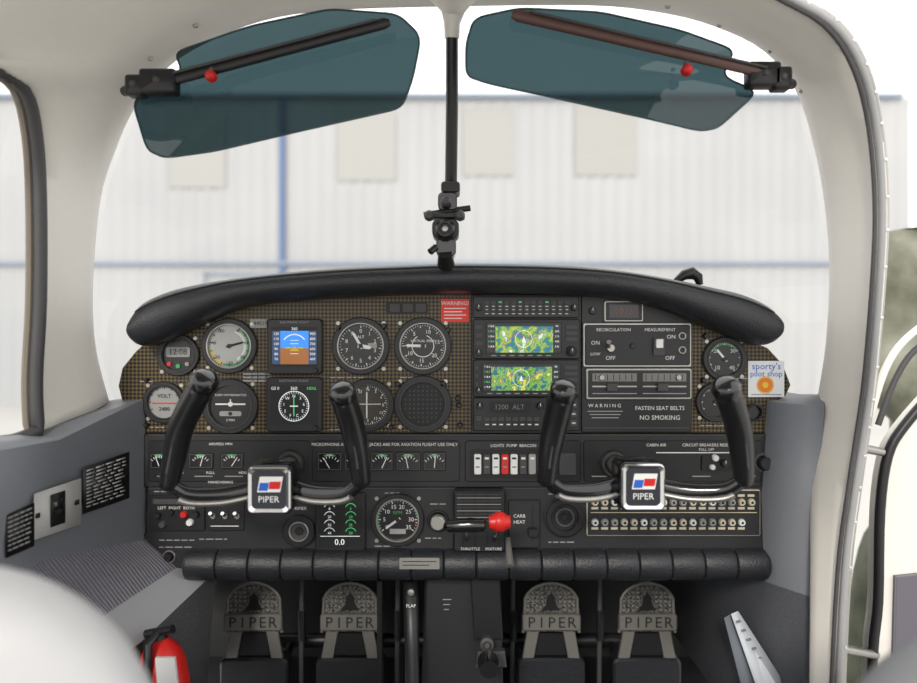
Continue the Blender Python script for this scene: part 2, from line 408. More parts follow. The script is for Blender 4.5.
def nav(name,y0,y1,m,sx0,sx1,seed):
    b=B(name);b.box(473,y0,579,y1,.004,.012,BLK,2.5,.0012)
    b.rect(sx0,y0+3,sx1,y1-5,.0122,DK);b.rect(sx0+1.5,y0+4,sx1-1.5,y1-6,.0124,m)
    random.seed(seed);tap=mat('display_status_bar',(18,24,34),.2,emit=.1)
    b.rect(sx0+1.5,y0+4,sx0+10,y1-6,.0127,tap);b.rect(sx1-9,y0+4,sx1-1.5,y1-6,.0127,tap);b.rect(sx0+1.5,y0+4,sx1-1.5,y0+7,.0126,tap)
    for k in range(5):
        y=y0+7+k*5;
        if y<y1-7:b.text('118.%d'%(k*2),sx0+5.8,y,2,[LIT,LITG][k%2],.013);b.text('%d'%(k*110+90),sx1-5.2,y,2,LIT,.013)
    pts=[(sx0+16,y1-12),(sx0+30,y0+14),(sx0+45,y0+20),(sx1-16,y0+9)]
    for p,q in zip(pts,pts[1:]):b.line(*p,*q,.6,.0129,mat('display_magenta',(180,60,170),.3,emit=.3))
    cx=(sx0+sx1)/2;b.arc(cx,(y0+y1)/2,8,8.5,0,360,.0129,LIT,24);b.flat([(cx,(y0+y1)/2-3),(cx-2,(y0+y1)/2+3),(cx+2,(y0+y1)/2+3)],.0131,LIT)
    for k in range(3):
        b.box(473+2.5,y0+6+k*8,sx0-3,y0+10+k*8,.012,.0138,GDARK,.8)
    b.knob(478.5,y1-6,3.4,.02,BLK,WHT)
    for k in range(3):b.box(sx1+3.5,y0+6+k*6,576,y0+9.5+k*6,.012,.0138,GDARK,.8)
    b.knob(570,y1-7.5,5.5,.017,BLK);b.knob(570,y1-7.5,3.5,.024,BLK,WHT)
    for k in range(7):b.rect(sx0+6+k*9,y1-3.6,sx0+11+k*9,y1-2.6,.0123,GRYM)
    b.done()
nav('navigation_radio',319.5,358.5,MAP1,485,561,2);nav('navigation_radio',359.5,396,MAP2,481,560,5)
b=B('transponder');b.box(473,397,546,430,.004,.012,BLK,2,.0012);b.rect(489,401,530,412,.0122,DK);b.text('1200  ALT',509,406.5,5,mat('lcd_text_grey',(110,114,108),.4,emit=.05),.0124)
for k in range(8):b.box(484+k*7,416,489.5+k*7,420,.012,.0142,GDARK,1);b.rect(485+k*7,423,488.5+k*7,424.2,.0123,WHT)
b.knob(479.5,405,3.4,.02,BLK,WHT);b.knob(539,405,3.6,.02,BLK,WHT)
b.box(475.5,415,481,420,.012,.0142,GDARK,1);b.done()
b=B('autopilot_controller');b.box(548,397,579,430,.004,.011,BLK,2,.0012)
for i in range(3):
    for j in range(3):b.box(551+i*9,401+j*9,557.5+i*9,407+j*9,.011,.014,GDARK,1);b.rect(552.5+i*9,403.5+j*9,556+i*9,404.5+j*9,.0143,WHT)
b.done()
# right hand equipment
b=B('remote_display');b.box(603,301,642,322,.004,.009,ALU,2,.001);b.box(604.5,302.5,640.5,320.5,.009,.0095,BLK,1);b.rect(608,305,637,318,.0098,mat('dim_screen',(52,50,48),.15));b.text('1013',622,311.5,7,mat('dim_digits',(110,70,55),.4,emit=.1),.01);b.text('ENGINE',622,298.7,2.6,WHT,.0045);b.knob(592,311,4,.008,BLK,WHT);b.done()
b=B('recorder_control_panel');b.box(582,323,690,367,.004,.008,ALU,2,.001);b.box(584,325,688,365,.008,.011,BLK2,2,.001)
b.knob(609,348,4.5,.016,ALU);b.tube([W(609,348,1.09),W(609,342,1.065)],[.0028,.0038],CHR,10)
b.box(651,338,662,355,.011,.015,GDARK,1.5);b.box(653,339,660,348,.015,.019,WHT,1,.0008);b.ring(680,336,2.5,4,.011,.013,ALU,16);b.ring(680,350,2.5,4,.011,.013,ALU,16);b.knob(631,346,3,.014,BLK)
b.text('RECIRCULATION',612,330,3.2,WHT,.0113);b.text('MEASUREMENT',658,330,3.2,WHT,.0113);b.text('ON',594,343,4,WHT,.0113);b.text('OFF',609,358,4,WHT,.0113);b.text('ON',669,337,4,WHT,.0113);b.text('OFF',668,358,4,WHT,.0113);b.text('LOW',594,354,3,WHT,.0113)
b.done()
b=B('climate_control_unit');b.box(585,368,690,399,.004,.009,ALU,2,.001);b.box(587,370,688,397,.009,.011,BLK,1)
for a,c in ((591,635),(641,684)):
    b.rect(a,373,c,381,.0115,mat('slider_window',(120,118,112),.3));
    for k in range(7):b.line(a+3+k*6,374,a+3+k*6,380,.7,.0118,DK)
    b.line(a,386,c,386,1.4,.0115,ALU);b.box(a+14,383,a+24,390,.011,.018,GDARK,1)
    b.line(a,393,c,393,.9,.0115,GRYM)
b.knob(600,377,3,.016,ALU);b.knob(676,377,3,.016,ALU);b.done()
b=B('seat_belt_placard');b.text('W A R N I N G',604,405.5,3.6,WHT,.0048)
for k in range(3):b.line(587+k*2,411+k*3.2,622-k*2,411+k*3.2,.9,.0048,GRYM)
b.text('FASTEN SEAT BELTS',659,408,4,WHT,.0048);b.text('NO SMOKING',659,417.5,4.6,WHT,.0048)
b.rect(584,427,688,428,.0048,GDARK)
b.done()
b=B('pilot_shop_sticker');b.box(748,361,784,397,0,.001,mat('sticker_white',(232,235,238),.5));b.text("sporty's",766,366.5,6.6,BLU,.0014);b.text("pilot shop",766,374,5.8,BLU,.0014)
b.disc(765,385,7.5,.001,.0015,ORG,0,24);b.disc(765,385,3,.0015,.002,YEL,0,12);b.ring(765,385,7.6,9,.001,.0014,YEL,24);b.line(751,394.5,781,394.5,1,.0014,GRYM);b.done()
# rocker switches
b=B('rocker_switch_bank');b.box(470,449,556,477,.007,.0085,DK,2)
cols=[WHT,GDARK,WHT,RED,WHT,GDARK,GRYM,GDARK,GDARK]
for k in range(9):b.box(474+k*9,453,481+k*9,473,.0085,.013,cols[k],1.5,.001);b.rect(475.5+k*9,456,479.5+k*9,458,.0133,DK if cols[k] is WHT else WHT);b.rect(475.5+k*9,465,479.5+k*9,466,.0133,DK if cols[k] is WHT else GRYM)
b.box(558,452,575,474,.007,.012,GDARK,2,.001)
b.text('LIGHTS  PUMP  BEACON  PITOT',520,445,3,WHT,.0075);b.done()
b=B('fan_switch');b.box(700,455,730,470,.006,.009,DK,2);b.knob(713,457,3.5,.014,WHT);b.knob(722,462,4,.016,BLK,WHT);b.knob(710,466,3,.014,WHT);b.done()
b=B('primer_knob');b.knob(762,462,7,.02,BLK);b.ring(762,462,7,10,.004,.007,GDARK,24);b.done()
b=B('control_shaft_collar');b.ring(291,463,8,14,.004,.012,BLK);b.ring(291,463,10,12,.012,.013,GDARK);b.done()
b=B('control_shaft_collar');b.ring(613,463,8,14,.004,.012,BLK);b.ring(613,463,10,12,.012,.013,GDARK);b.done()
# lower panel
b=B('ignition_switch_panel');b.box(151,494,206,530,.003,.007,BLK,2,.001);b.rect(155,498,200,503,.0073,GDARK)
for x,y,m in ((160,514,BLK),(173,511,BLK),(186,513,RED),(192,521,WHT),(165,523,GDARK),(198,513,BLK)):b.knob(x,y,3.6,.013,m)
b.text('LEFT  RIGHT  BOTH',178,507,3,WHT,.0074);b.done()
b=B('toggle_switch_group');b.box(208,494,245,530,.003,.006,BLK,2,.001)
for k in range(3):b.knob(215+k*12,515,3,.01,ALU);b.tube([(X(215+k*12),-.008,Z(515)),(X(215+k*12),-.022,Z(510))],[.002,.003],CHR,8)
b.text('MAGNETOS',226,500,3,WHT,.0065);b.line(212,525,240,525,.8,.0065,WHT);b.done()
b=B('air_vent');b.ring(300,530,9,16,.0025,.010,BLK);b.ring(300,530,8.5,10,.0025,.0115,ALU);b.disc(300,530,9,.0025,.005,GDARK);b.disc(300,530,4,.005,.008,BLK,.001);b.text('PRIMER',300,508,3.2,WHT,.0035);b.done()
b=B('air_vent');b.disc(564,516,21,.003,.006,BLK2,.001);b.ring(564,516,13,19,.006,.012,BLK);b.ring(564,516,7,10,.006,.011,GDARK)
for k in range(3):b.ring(564,516,3+k*3.2,4+k*3.2,.006,.009,BLK,32)
b.done()
b=B('engine_monitor');b.box(317,491,366,549,.003,.012,BLK,3,.0015);b.rect(320,495,363,545,.0124,DK);b.text('ENGINE',341,493.6,2,WHT,.0124)
for k in range(4):
    y=504+k*8;b.arc(331,y+3,5,5.6,-70,70,.0127,LIT,8);b.arc(352,y+3,5,5.6,-70,70,.0127,LITG,8);b.text('%d'%(k*12+8),331,y+3,2.6,LIT,.0128);b.text('%d'%(k*15+5),352,y+3,2.6,LITG,.0128)
b.line(322,534,361,534,.6,.0127,LIT);b.text('0.0',341,540,6,LIT,.0128);b.text('MAP  RPM',341,498,3,LITG,.0128);b.done()
b=B('parking_brake_knob');b.knob(438,520,8,.022,ALU);b.ring(438,520,8,11,.003,.006,BLK,24);b.done()
b=B('auxiliary_jack');b.knob(157,556,4.5,.01,ALU);b.knob(170,556,4.5,.01,BLK);b.ring(170,556,5,6.5,.0025,.005,ALU,20);b.done()
b=B('serial_placard');b.box(401,552,440,563,.026,.030,ALU,1);b.line(404,555.5,437,555.5,.8,.0304,DK);b.line(404,559,430,559,.8,.0304,DK);b.done()
b=B('carburettor_heat_plate');b.box(508,499,540,547,.003,.006,BLK,2,.001);b.box(510,501,538,545,.006,.0068,BLK2,2);b.line(532,505,532,541,2,.007,DK);b.text('CARB',519,515,3.4,WHT,.0072);b.text('HEAT',519,521,3.4,WHT,.0072)
b.box(527,526,537,534,.006,.02,BLK,2,.001);b.done()
b=B('throttle_quadrant');b.box(453,487,505,549,.003,.018,BLK,4,.003)
for x in (463,475,487,498):b.rect(x-1.2,490,x+1.2,545,.0185,DK)
for k in range(9):b.line(457,492+k*3.2,500,492+k*3.2,.7,.0188,GRYM if k%2 else GDARK)
b.text('THROTTLE',470,545.5,2.8,WHT,.0189);b.text('MIXTURE',493,545.5,2.8,WHT,.0189)
b.tube([W(467,540,1.08),W(466,530,1.02),W(466,526,.985)],.003,CHR,8)
b.tube([W(447,526,.99),W(449,526,.985),W(470,525,.98),W(484,525,.98),W(486,525,.98)],[.006,.0095,.0105,.0095,.006],GLOSSB,16,up=Vector((0,0,1)))
b.tube([W(494,540,1.08),W(498,528,1.01)],.003,CHR,8)
c=W(499.5,522,.985);b.lathe(Matrix.Translation(c),[(0,-.012),(.006,-.0115),(.0115,-.007),(.0145,0),(.0115,.007),(.006,.012),(0,.013)],RED,20)
b.tube([W(489,522,.985),W(499,522,.985),W(510,522,.985)],[.009,.0125,.009],RED,14,up=Vector((0,0,1)))
b.tube([W(508,538,1.06),W(509,552,1.04),W(510,566,1.02)],[(.0035,.002),(.005,.003),(.007,.004)],ALU,12)
b.done()
b=B('circuit_breaker_panel');b.box(586,489,759,535,.003,.0055,CREAM,2,.001);b.box(587,490,758,534,.0055,.0065,BLK2,1)
for i in range(17):
    for j,y in enumerate((501,521)):
        x=594+i*9.7
        if j==1 and i>15: continue
        b.disc(x,y,3.8,.0065,.008,ALU,0,14);b.disc(x,y,3.1,.008,.0125,[CREAM,WHT,GRYM,CREAM,GRYM][(i*3+j)%5],.0006,14);b.disc(x,y,1.4,.0125,.0127,DK,0,8);b.rect(x-3.4,y+5,x+3.4,y+7.4,.0068,CREAM)
        if j==0:b.rect(x-3.4,y-7.6,x+3.4,y-5.2,.0068,CREAM)
b.line(590,511.5,755,511.5,.8,.0068,CREAM);b.done()
# ---------- glareshield
b=B('glareshield')
st=list(zip([127,131,140,160,190,240,320,400,470,560,620,670,710,745,768,780,784],[328,314,302,292,284,276,268,264,262,264,269,277,285,293,303,314,325],[334,343,346,340,325,305,297,293,292,293,297,308,324,338,345,340,330]))
st=crs([Vector(s) for s in st],5);g=[];seam=[]
for x,t,bo in st:
    d=1.045;xx=(x-458.5)*d/F;zt=CZ-(t-341.5)*d/F;zb=CZ-(bo-341.5)*d/F;h=(zt-zb);yc=CY+d
    r=[]
    r.append((xx,.34,zt-.02));r.append((xx,.15,zt-.003));r.append((xx,yc+.05,zt))
    for k in range(9):
        a=math.radians(90-k*180/8);r.append((xx,yc+.02-.03*math.cos(a)*min(1,h/.03),(zt+zb)/2+h/2*math.sin(a)))
    r.append((xx,.01,zb));r.append((xx,.34,zb+.0))
    g.append([Vector(q) for q in r]);seam.append(Vector(r[5])+Vector((0,-.0006,.0003)))
b.loft(g,LEATH,True);b.tube(seam[8:-8],.0011,GDARK,6)
b.done()
b=B('cover_latch');b.tube([W(676,281,1.1),W(684,275,1.1),W(692,273,1.1),W(698,277,1.1),W(700,285,1.1)],[.005,.008,.010,.008,.005],BLK,10);b.done()
# ---------- cabin shell
A=[(108,402,1.10),(94,345,1.12),(92,280,1.12),(99,200,1.10),(114,150,1.07),(133,108,1.03),(165,68,1.0),(205,42,.98),(260,20,.97),(330,9,.97),(452,5,.97),(590,4,.97),(660,11,.97),(715,25,.98),(765,50,1.0),(797,90,1.03),(815,145,1.06),(826,205,1.1),(831,270,1.12),(828,340,1.12),(818,405,1.1),(812,450,1.08),(813,560,1.02),(812,720,.98)]
C=[(38,432,.94),(36,380,.94),(40,300,.94),(40,200,.94),(36,135,.93),(24,90,.90),(-10,66,.85),(-60,20,.80),(60,-100,.75),(230,-180,.70),(452,-210,.68),(650,-180,.7),(732,-58,.8),(770,-10,.86),(827,24,.88),(857,68,.90),(872,127,.93),(878,200,.95),(876,270,.96),(868,370,.97),(860,430,.97),(851,490,.96),(841,570,.96),(833,720,.95)]
AW=crs([W(*a) for a in A],4);CW=crs([W(*c) for c in C],4)
cen=Vector((0,-.1,CZ+.02))
b=B('trim_1');g=[]
for a,c in zip(AW,CW):
    m=(a+c)/2;inn=(cen-m);inn.y=0;inn.normalize()
    out=(a-cen);out.y=0;out.normalize()
    row=[a+out*.03+Vector((0,.04,0)),a+out*.008+Vector((0,.012,0)),a,a.lerp(c,.12)+inn*.008,a.lerp(c,.3)+inn*.014,m+inn*.012,a.lerp(c,.75)+inn*.006,c+inn*.001,c-inn*.012]
    g.append(row)
b.loft(g,TRIM);b.done(solid=.004,ang=80)
b=B('ceiling');g=[]
for c in CW[26:53]:
    g.append([c-Vector((0,.0,-.004)),Vector((c.x*.99,c.y-.5,c.z+.01)),Vector((c.x*.97,c.y-1.1,c.z+.01))])
b.loft(g,HEADL);b.done(solid=.012)
# left window seal
b=B('window_1')
pts=[W(-90,450,.8),W(-20,445,.86),W(15,440,.91)]+CW[0:24]+[W(-80,60,.78),W(-200,50,.7)]
b.tube(pts,.0085,GDARK,10)
b.tube([p+Vector((-.012,-.004,0)) for p in pts],.005,mat('seal_tan',(120,112,100),.7),8)
gl=clear_mat('window_glass',(.96,.97,.97,1),.02)
q=CW[0:24];b.poly([q[k]+Vector((-.015,0,0)) for k in range(0,24,3)]+[W(-200,50,.7),W(-200,470,.7)],gl)
b.done()
# windscreen
b=B('windscreen');g=[]
gp=clear_mat('windscreen_glass',(.975,.98,.98,1),.03)
for k in range(0,39):
    Lp=AW[k];Rp=AW[80-k]
    row=[]
    for j in range(17):
        u=j/16;p=Lp.lerp(Rp,u);w=1-(2*u-1)**2;p=p+Vector((0,.02+.22*w*min(1,(Rp-Lp).length/1.0),0));row.append(p)
    g.append(row)
b.loft(g,gp);b.done()
# door seal on the right
b=B('door_seal')
seg=CW[50:]
b.tube([p+Vector((.003,-.004,.0)) for p in seg],.005,mat('seal_grey',(150,150,150),.5),10)
b.tube([p+Vector((.011,.004,.004)) for p in seg],.006,ALU,10)
b.tube([p+Vector((-.008,-.006,-.003)) for p in seg],.003,GDARK,8)
for p in seg[::2]:
    b.lathe(Matrix.Translation(p+Vector((.011,-.003,.004))),[(.0028,0),(.0023,-.0012),(0,-.0018)],CHR,8)
b.done()
b=B('trim_2')
for k in list(range(22,34,4))+list(range(48,62,4)):
    p=AW[k].lerp(CW[k],.2);inn=(cen-p);inn.y=0;inn.normalize();b.lathe(Matrix.Translation(p+inn*.013+Vector((0,-.003,0))),[(.004,0),(.003,-.002),(0,-.003)],ALU,10)
b.done()
# side walls
def colsl(b,c,m,i0,i1): b.loft([[c[k][i] for k in range(len(c))] for i in range(i0,i1+1)],m)
b=B('wall_left')
near=[W(-160,450,.68),W(-150,478,.66),W(-150,690,.66),W(-120,780,.66),W(-90,800,.66),W(-60,1000,.66)]
mid=[W(30,436,.93),W(58,441,.95),W(38,562,.94),W(112,610,.98),W(140,642,1.0),W(165,760,1.0)]
far=[W(100,404,1.10),W(141,401,1.09),W(140,540,1.09),W(176,568,1.10),W(214,572,1.13),W(204,700,1.15)]
deep=[v+Vector((.0,.42,0)) for v in far];deep[0]=far[0]+Vector((0,.05,0))
for i in(3,4,5):deep[i]=Vector((-.57,far[i].y+.42,far[i].z))
c=[near,mid,far,deep]
colsl(b,c,GPLAS,0,2);colsl(b,c,FAB,2,3);colsl(b,c,mat('light_ledge',(150,152,155),.6),3,4);colsl(b,c,CARP,4,5)
b.done(solid=.006,ang=25)
def wl(px,off=.01):
    t=(px-58)/83.0;return 1/((1-t)/.95+t/1.09)-off
def wplac(name,x0,y0,x1,y1,m,sk,extra=None,lines=0,off=.012):
    b=B(name)
    def P(u,v,o=0):
        px=x0+(x1-x0)*u;py=(y0+(y1-y0)*v)+sk*(1-u);return W(px,py,wl(px,off+o))
    b.poly([P(0,0),P(1,0),P(1,1),P(0,1)],m)
    random.seed(5)
    for k in range(lines):
        v=.08+.86*k/lines;u=.08
        while u<.86:
            L=random.uniform(.08,.2);e=min(.93,u+L);b.poly([P(u,v,.002),P(e,v,.002),P(e,v+.3/lines,.002),P(u,v+.3/lines,.002)],GRYM);u=e+.05
    if extra:extra(b,P)
    b.done(solid=.0015)
wplac('operating_placard',83,452,129,498,DK,16,lines=11)
wplac('operating_placard',6,503,34,546,DK,12,lines=8)
def sw(b,P):
    b.poly([P(.36,.15,.004),P(.66,.15,.004),P(.66,.85,.004),P(.36,.85,.004)],DK);b.poly([P(.42,.3,.012),P(.6,.3,.012),P(.6,.6,.008),P(.42,.6,.008)],GLOSSB)
    for u in(.08,.92):b.poly([P(u-.04,.45,.003),P(u+.04,.45,.003),P(u+.04,.55,.003),P(u-.04,.55,.003)],DK)
wplac('strobe_switch_plate',34,478,81,524,mat('plate_white',(185,185,182),.5),16,sw)
b=B('wall_right')
far=[W(800,396,1.12),W(771,403,1.09),W(768,500,1.08),W(768,582,1.09),W(716,690,1.14)]
near=[W(826,396,1.08),W(824,408,1.04),W(820,500,1.02),W(822,600,1.0),W(822,760,.98)]
deep=[v+Vector((0,.42,0)) for v in far]
c=[near,far,deep]
colsl(b,c,GPLAS,0,3);colsl(b,c,mat('dark_kick_panel',(75,77,82),.8,noise=300,amt=.3,bump=.5),3,4)
b.done(solid=.006,ang=50)
b=B('paper_checklist')
b.poly([W(731,614,1.06),W(738,611,1.07),W(785,684,1.04),W(785,720,1.02),W(768,720,1.02)],mat('paper',(205,210,216),.7))
b.poly([W(724,618,1.075),W(731,614,1.075),W(768,720,1.03),W(750,720,1.03)],mat('chart_grey',(120,126,134),.7))
for k in range(8):
    b.poly([W(736+k*5.2,621+k*9,1.05),W(740+k*5.2,620+k*9,1.052),W(741+k*5.2,622+k*9,1.048),W(737+k*5.2,623+k*9,1.048)],GPLAS)
b.done(solid=.001)
# firewall, floor, unseen under-panel cover added to keep light out of the footwell
b=B('firewall');b.wbox((-.62,.50,.63),(.62,.52,1.40),DK);b.wbox((-.36,.04,1.0),(.38,.495,1.02),DK);b.done()
b=B('floor');b.wbox((-.60,-1.7,.60),(.60,.30,.63),CARP);b.wbox((-.62,.30,.60),(.62,.53,.63),DK);b.done()
b=B('rudder_torque_tube');b.tube([(-.42,.33,.74),(.42,.33,.74)],.014,BLK,12)
for x in(-.40,-.12,.12,.40):b.tube([(x,.33,.74),(x,.33,.63)],.012,BLK,10)
b.done()
# pedals
PB=mat('pedal_bar',(132,130,125),.42,.5);PL=mat('pedal_cast_metal',(150,148,143),.4,.4)
for cx in (254,350,551,647):
    b=B('rudder_pedal');d=1.28;k=d/F
    def PX(x,y): return ((x-458.5)*k,CZ-(y-341.5)*k)
    yf=CY+d
    pl=[(cx-28,632)]+[(cx-28+ (2),604)]+[(cx-27*math.cos(t),604-21*math.sin(t)) for t in [math.radians(15*i) for i in range(1,12)]]+[(cx+26,604),(cx+28,632)]
    b.prism([PX(*p) for p in pl],yf,yf+.006,DOT,ch=.001)
    rim=[Vector((PX(*p)[0],yf-.001,PX(*p)[1])) for p in pl];b.tube(rim,.0028,PB,8)
    for i in range(-5,6):
        for j in range(6):
            X_,Y_=cx+i*4.6,588+j*4.4
            if (i*4.6/25)**2+((604-min(Y_,604))/19)**2<1 and (abs(i)*4.6>(Y_-588)*.5+2.5 or Y_<589): 
                q=PX(X_,Y_);b.lathe(Matrix.Translation((q[0],yf,q[1])),[(.0022,0),(.0014,-.0018),(0,-.002)],PL,6)
    b.prism([PX(*p) for p in ((cx,592),(cx-4,598),(cx-5,604),(cx-9,610),(cx+9,610),(cx+5,604),(cx+4,598))],yf-.002,yf+.001,DK)
    b.prism(rrect(*PX(cx-29,629),*PX(cx+29,613),.004),yf-.009,yf,PB,ch=.002)
    for q,ch_ in enumerate('PIPER'): b.text3(ch_,(PX(cx-20+q*10,621)[0],yf-.0097,PX(cx,621)[1]),11*k,DK)
    b.prism([PX(*p) for p in ((cx-24,632),(cx-12,632),(cx-17,658),(cx-29,660))],yf,yf+.008,PB,ch=.001)
    b.prism([PX(*p) for p in ((cx+24,632),(cx+12,632),(cx+17,658),(cx+29,660))],yf,yf+.008,PB,ch=.001)
    b.prism([PX(*p) for p in ((cx-12,634),(cx+12,634),(cx+16,656),(cx-16,656))],yf+.002,yf+.012,BLK,ch=.001)
    b.prism(rrect(*PX(cx-34,700),*PX(cx+34,658),.012),yf-.004,yf+.03,LEATH,ch=.004)
    b.tube([Vector((PX(cx-20,680)[0],yf+.03,PX(cx,690)[1])),Vector((PX(cx-20,680)[0],.31,.74))],.008,BLK,8)
    b.tube([Vector((PX(cx+20,680)[0],yf+.03,PX(cx,690)[1])),Vector((PX(cx+20,680)[0],.31,.74))],.008,BLK,8)
    b.done()
for x in (302,398,513,600):
    b=B('brake_linkage_rod');b.tube([W(x,570,1.3),W(x-1,700,1.3)],.0045,GDARK,8);b.tube([W(x,610,1.3),W(x,640,1.3)],.007,BLK,8);b.done()
# centre pedestal
b=B('centre_pedestal')
def fr(b,pts,d0,d1,m,ch=.002):
    k=d0/F;b.prism([((x-458.5)*k,CZ-(y-341.5)*k) for x,y in pts],CY+d0,CY+d1,m,ch)
fr(b,[(425,576),(500,576),(505,740),(420,740)],1.12,1.3,BLK2,.004)
fr(b,[(470,576),(500,576),(503,640),(474,640)],1.11,1.13,BLK)
fr(b,[(478,652),(505,652),(507,668),(476,668)],1.105,1.12,GDARK)
for k_ in range(3):
    q=W(447,600+k_*5,1.117);b.wbox((q.x-.007+.001*k_,q.y,q.z),(q.x+.007-.002*k_,q.y+.001,q.z+.0012),GRYM)
b.text3('TRIM',W(487,640,1.108),.005,WHT)
q=W(487,645,1.10);b.lathe(Matrix.Translation(q),[(.011,.01),(.011,0),(.008,-.002),(.006,-.002),(.006,.0),(0,.0)],GDARK,20);b.tube([q,q+Vector((0,-.012,.004))],.004,BLK,10)
b.tube([W(380,580,1.13),W(380,740,1.13)],.005,BLK,8)
b.done()
b=B('flap_lever');b.tube([W(410,580,1.12),W(411,600,1.09),W(412,650,1.07),W(412,740,1.05)],[(.011,.008),(.012,.009),(.011,.009),(.011,.009)],BLK,12);b.text3('FLAP',W(411,606,1.068),.005,WHT);b.lathe(Matrix.Translation(W(411,592,1.085)),[(.006,0),(.005,-.004),(0,-.005)],ALU,12);b.done()
b=B('fuel_selector_knob');b.tube([W(488,664,1.10),W(488,662,1.05),W(489,670,1.03)],[.010,.016,.014],BLK,16);b.done()
# ---------- control yokes
def yoke(hub,gl,gr,shaft):
    b=B('control_yoke');hx,hy=hub;d=.92;k=d/F
    hc=W(hx,hy,d)
    w=.0305;h=.0325
    pts=rrect(hc.x-w,hc.z-h,hc.x+w,hc.z+h,.010,6)
    b.prism(pts,hc.y,hc.y+.05,GLOSSB,ch=.004)
    o=rrect(hc.x-w+.002,hc.z-h+.002,hc.x+w-.002,hc.z+h-.002,.008,6);i=rrect(hc.x-w+.008,hc.z-h+.008,hc.x+w-.008,hc.z+h-.008,.006,6)
    b.loft([[Vector((x,hc.y-.001,z)) for x,z in o],[Vector((x,hc.y-.003,z)) for x,z in inset(o,.002)],[Vector((x,hc.y-.001,z)) for x,z in i]],CHR,True)
    b.poly([(x,hc.y-.0012,z) for x,z in i],mat('badge_grey',(84,86,92),.18,.6))
    def bp(u,v):return (hc.x+u*w,hc.y-.0018,hc.z+v*h)
    b.poly([bp(-.5,-.08),bp(.5,-.08),bp(.62,.55),bp(-.38,.55)],WHT)
    def bp2(u,v):return (hc.x+u*w,hc.y-.0023,hc.z+v*h)
    b.poly([bp2(-.44,-.02),bp2(-.05,-.02),bp2(.02,.3),bp2(-.37,.3)],BLU);b.poly([bp2(0,.05),bp2(.48,.05),bp2(.54,.35),bp2(.05,.35)],RED)
    b.text3('PIPER',bp(0,-.38),.0085,WHT)
    sc=Vector((X(shaft[0]),0,Z(shaft[1])))
    b.tube([Vector((hc.x,hc.y+.04,hc.z)),Vector((sc.x,-.01,sc.z)),sc],[.0125,.0125,.0125],ALU,16)
    for G,sg in ((gl,-1),(gr,1)):
        P0=Vector((hc.x+sg*w*.9,hc.y+.024,hc.z-.004))
        bot=W(G[0][0],G[0][1],.915)
        arm=crs([P0,P0.lerp(bot,.35)+Vector((0,0,-.008)),P0.lerp(bot,.75)+Vector((0,0,-.008)),bot+Vector((-sg*.004,0,.004)),],5)
        b.tube(arm,[(.013-.003*q/15,.0095) for q in range(len(arm))],GLOSSB,14)
        b.tube([p+Vector((0,-.006,-.0085)) for p in arm[1:-3]],[(.0045,.006)]*(len(arm)-4),ALU,10)
        gp_=[W(x,y,dd) for x,y,dd in G]
        gpp=crs(gp_,6);N=len(gpp)
        rad=[]
        for q in range(N):
            t=q/(N-1)
            rr=.0115+.0035*math.sin(t*math.pi*.9)*.6+.004*t
            if q==0:rr*=.75
            rad.append((rr,rr*1.15))
        b.tube(gpp,rad,mat('yoke_grip_plastic',(22,22,24),.3,coat=.2),18)
        tp=gpp[-1];dr=(gpp[-1]-gpp[-3]).normalized()
        hd=[tp-dr*.004,tp+dr*.004,tp+dr*.010,tp+dr*.015,tp+dr*.017]
        b.tube(hd,[(.0165,.0185),(.018,.020),(.017,.019),(.012,.014),(.006,.007)],GLOSSB,18)
        b.tube([p+Vector((0,-.0165,0)) for p in gpp[4:-3]],.0016,GDARK,6)
        bc=tp-dr*.012+Vector((0,-.018,0));b.lathe(Matrix.Translation(bc),[(.0045,.004),(.0045,0),(.003,-.002),(0,-.0025)],GDARK,12)
    b.done(ang=50)
yoke((269,490),[(168,489,.915),(174,460,.91),(182,425,.90),(203,384,.875)],[(362,486,.915),(358,455,.905),(352,425,.895),(343,396,.875)],(291,463))
yoke((643,487),[(546,484,.915),(549,455,.905),(555,425,.895),(563,394,.875)],[(744,484,.915),(742,455,.905),(737,422,.895),(727,391,.875)],(613,463))
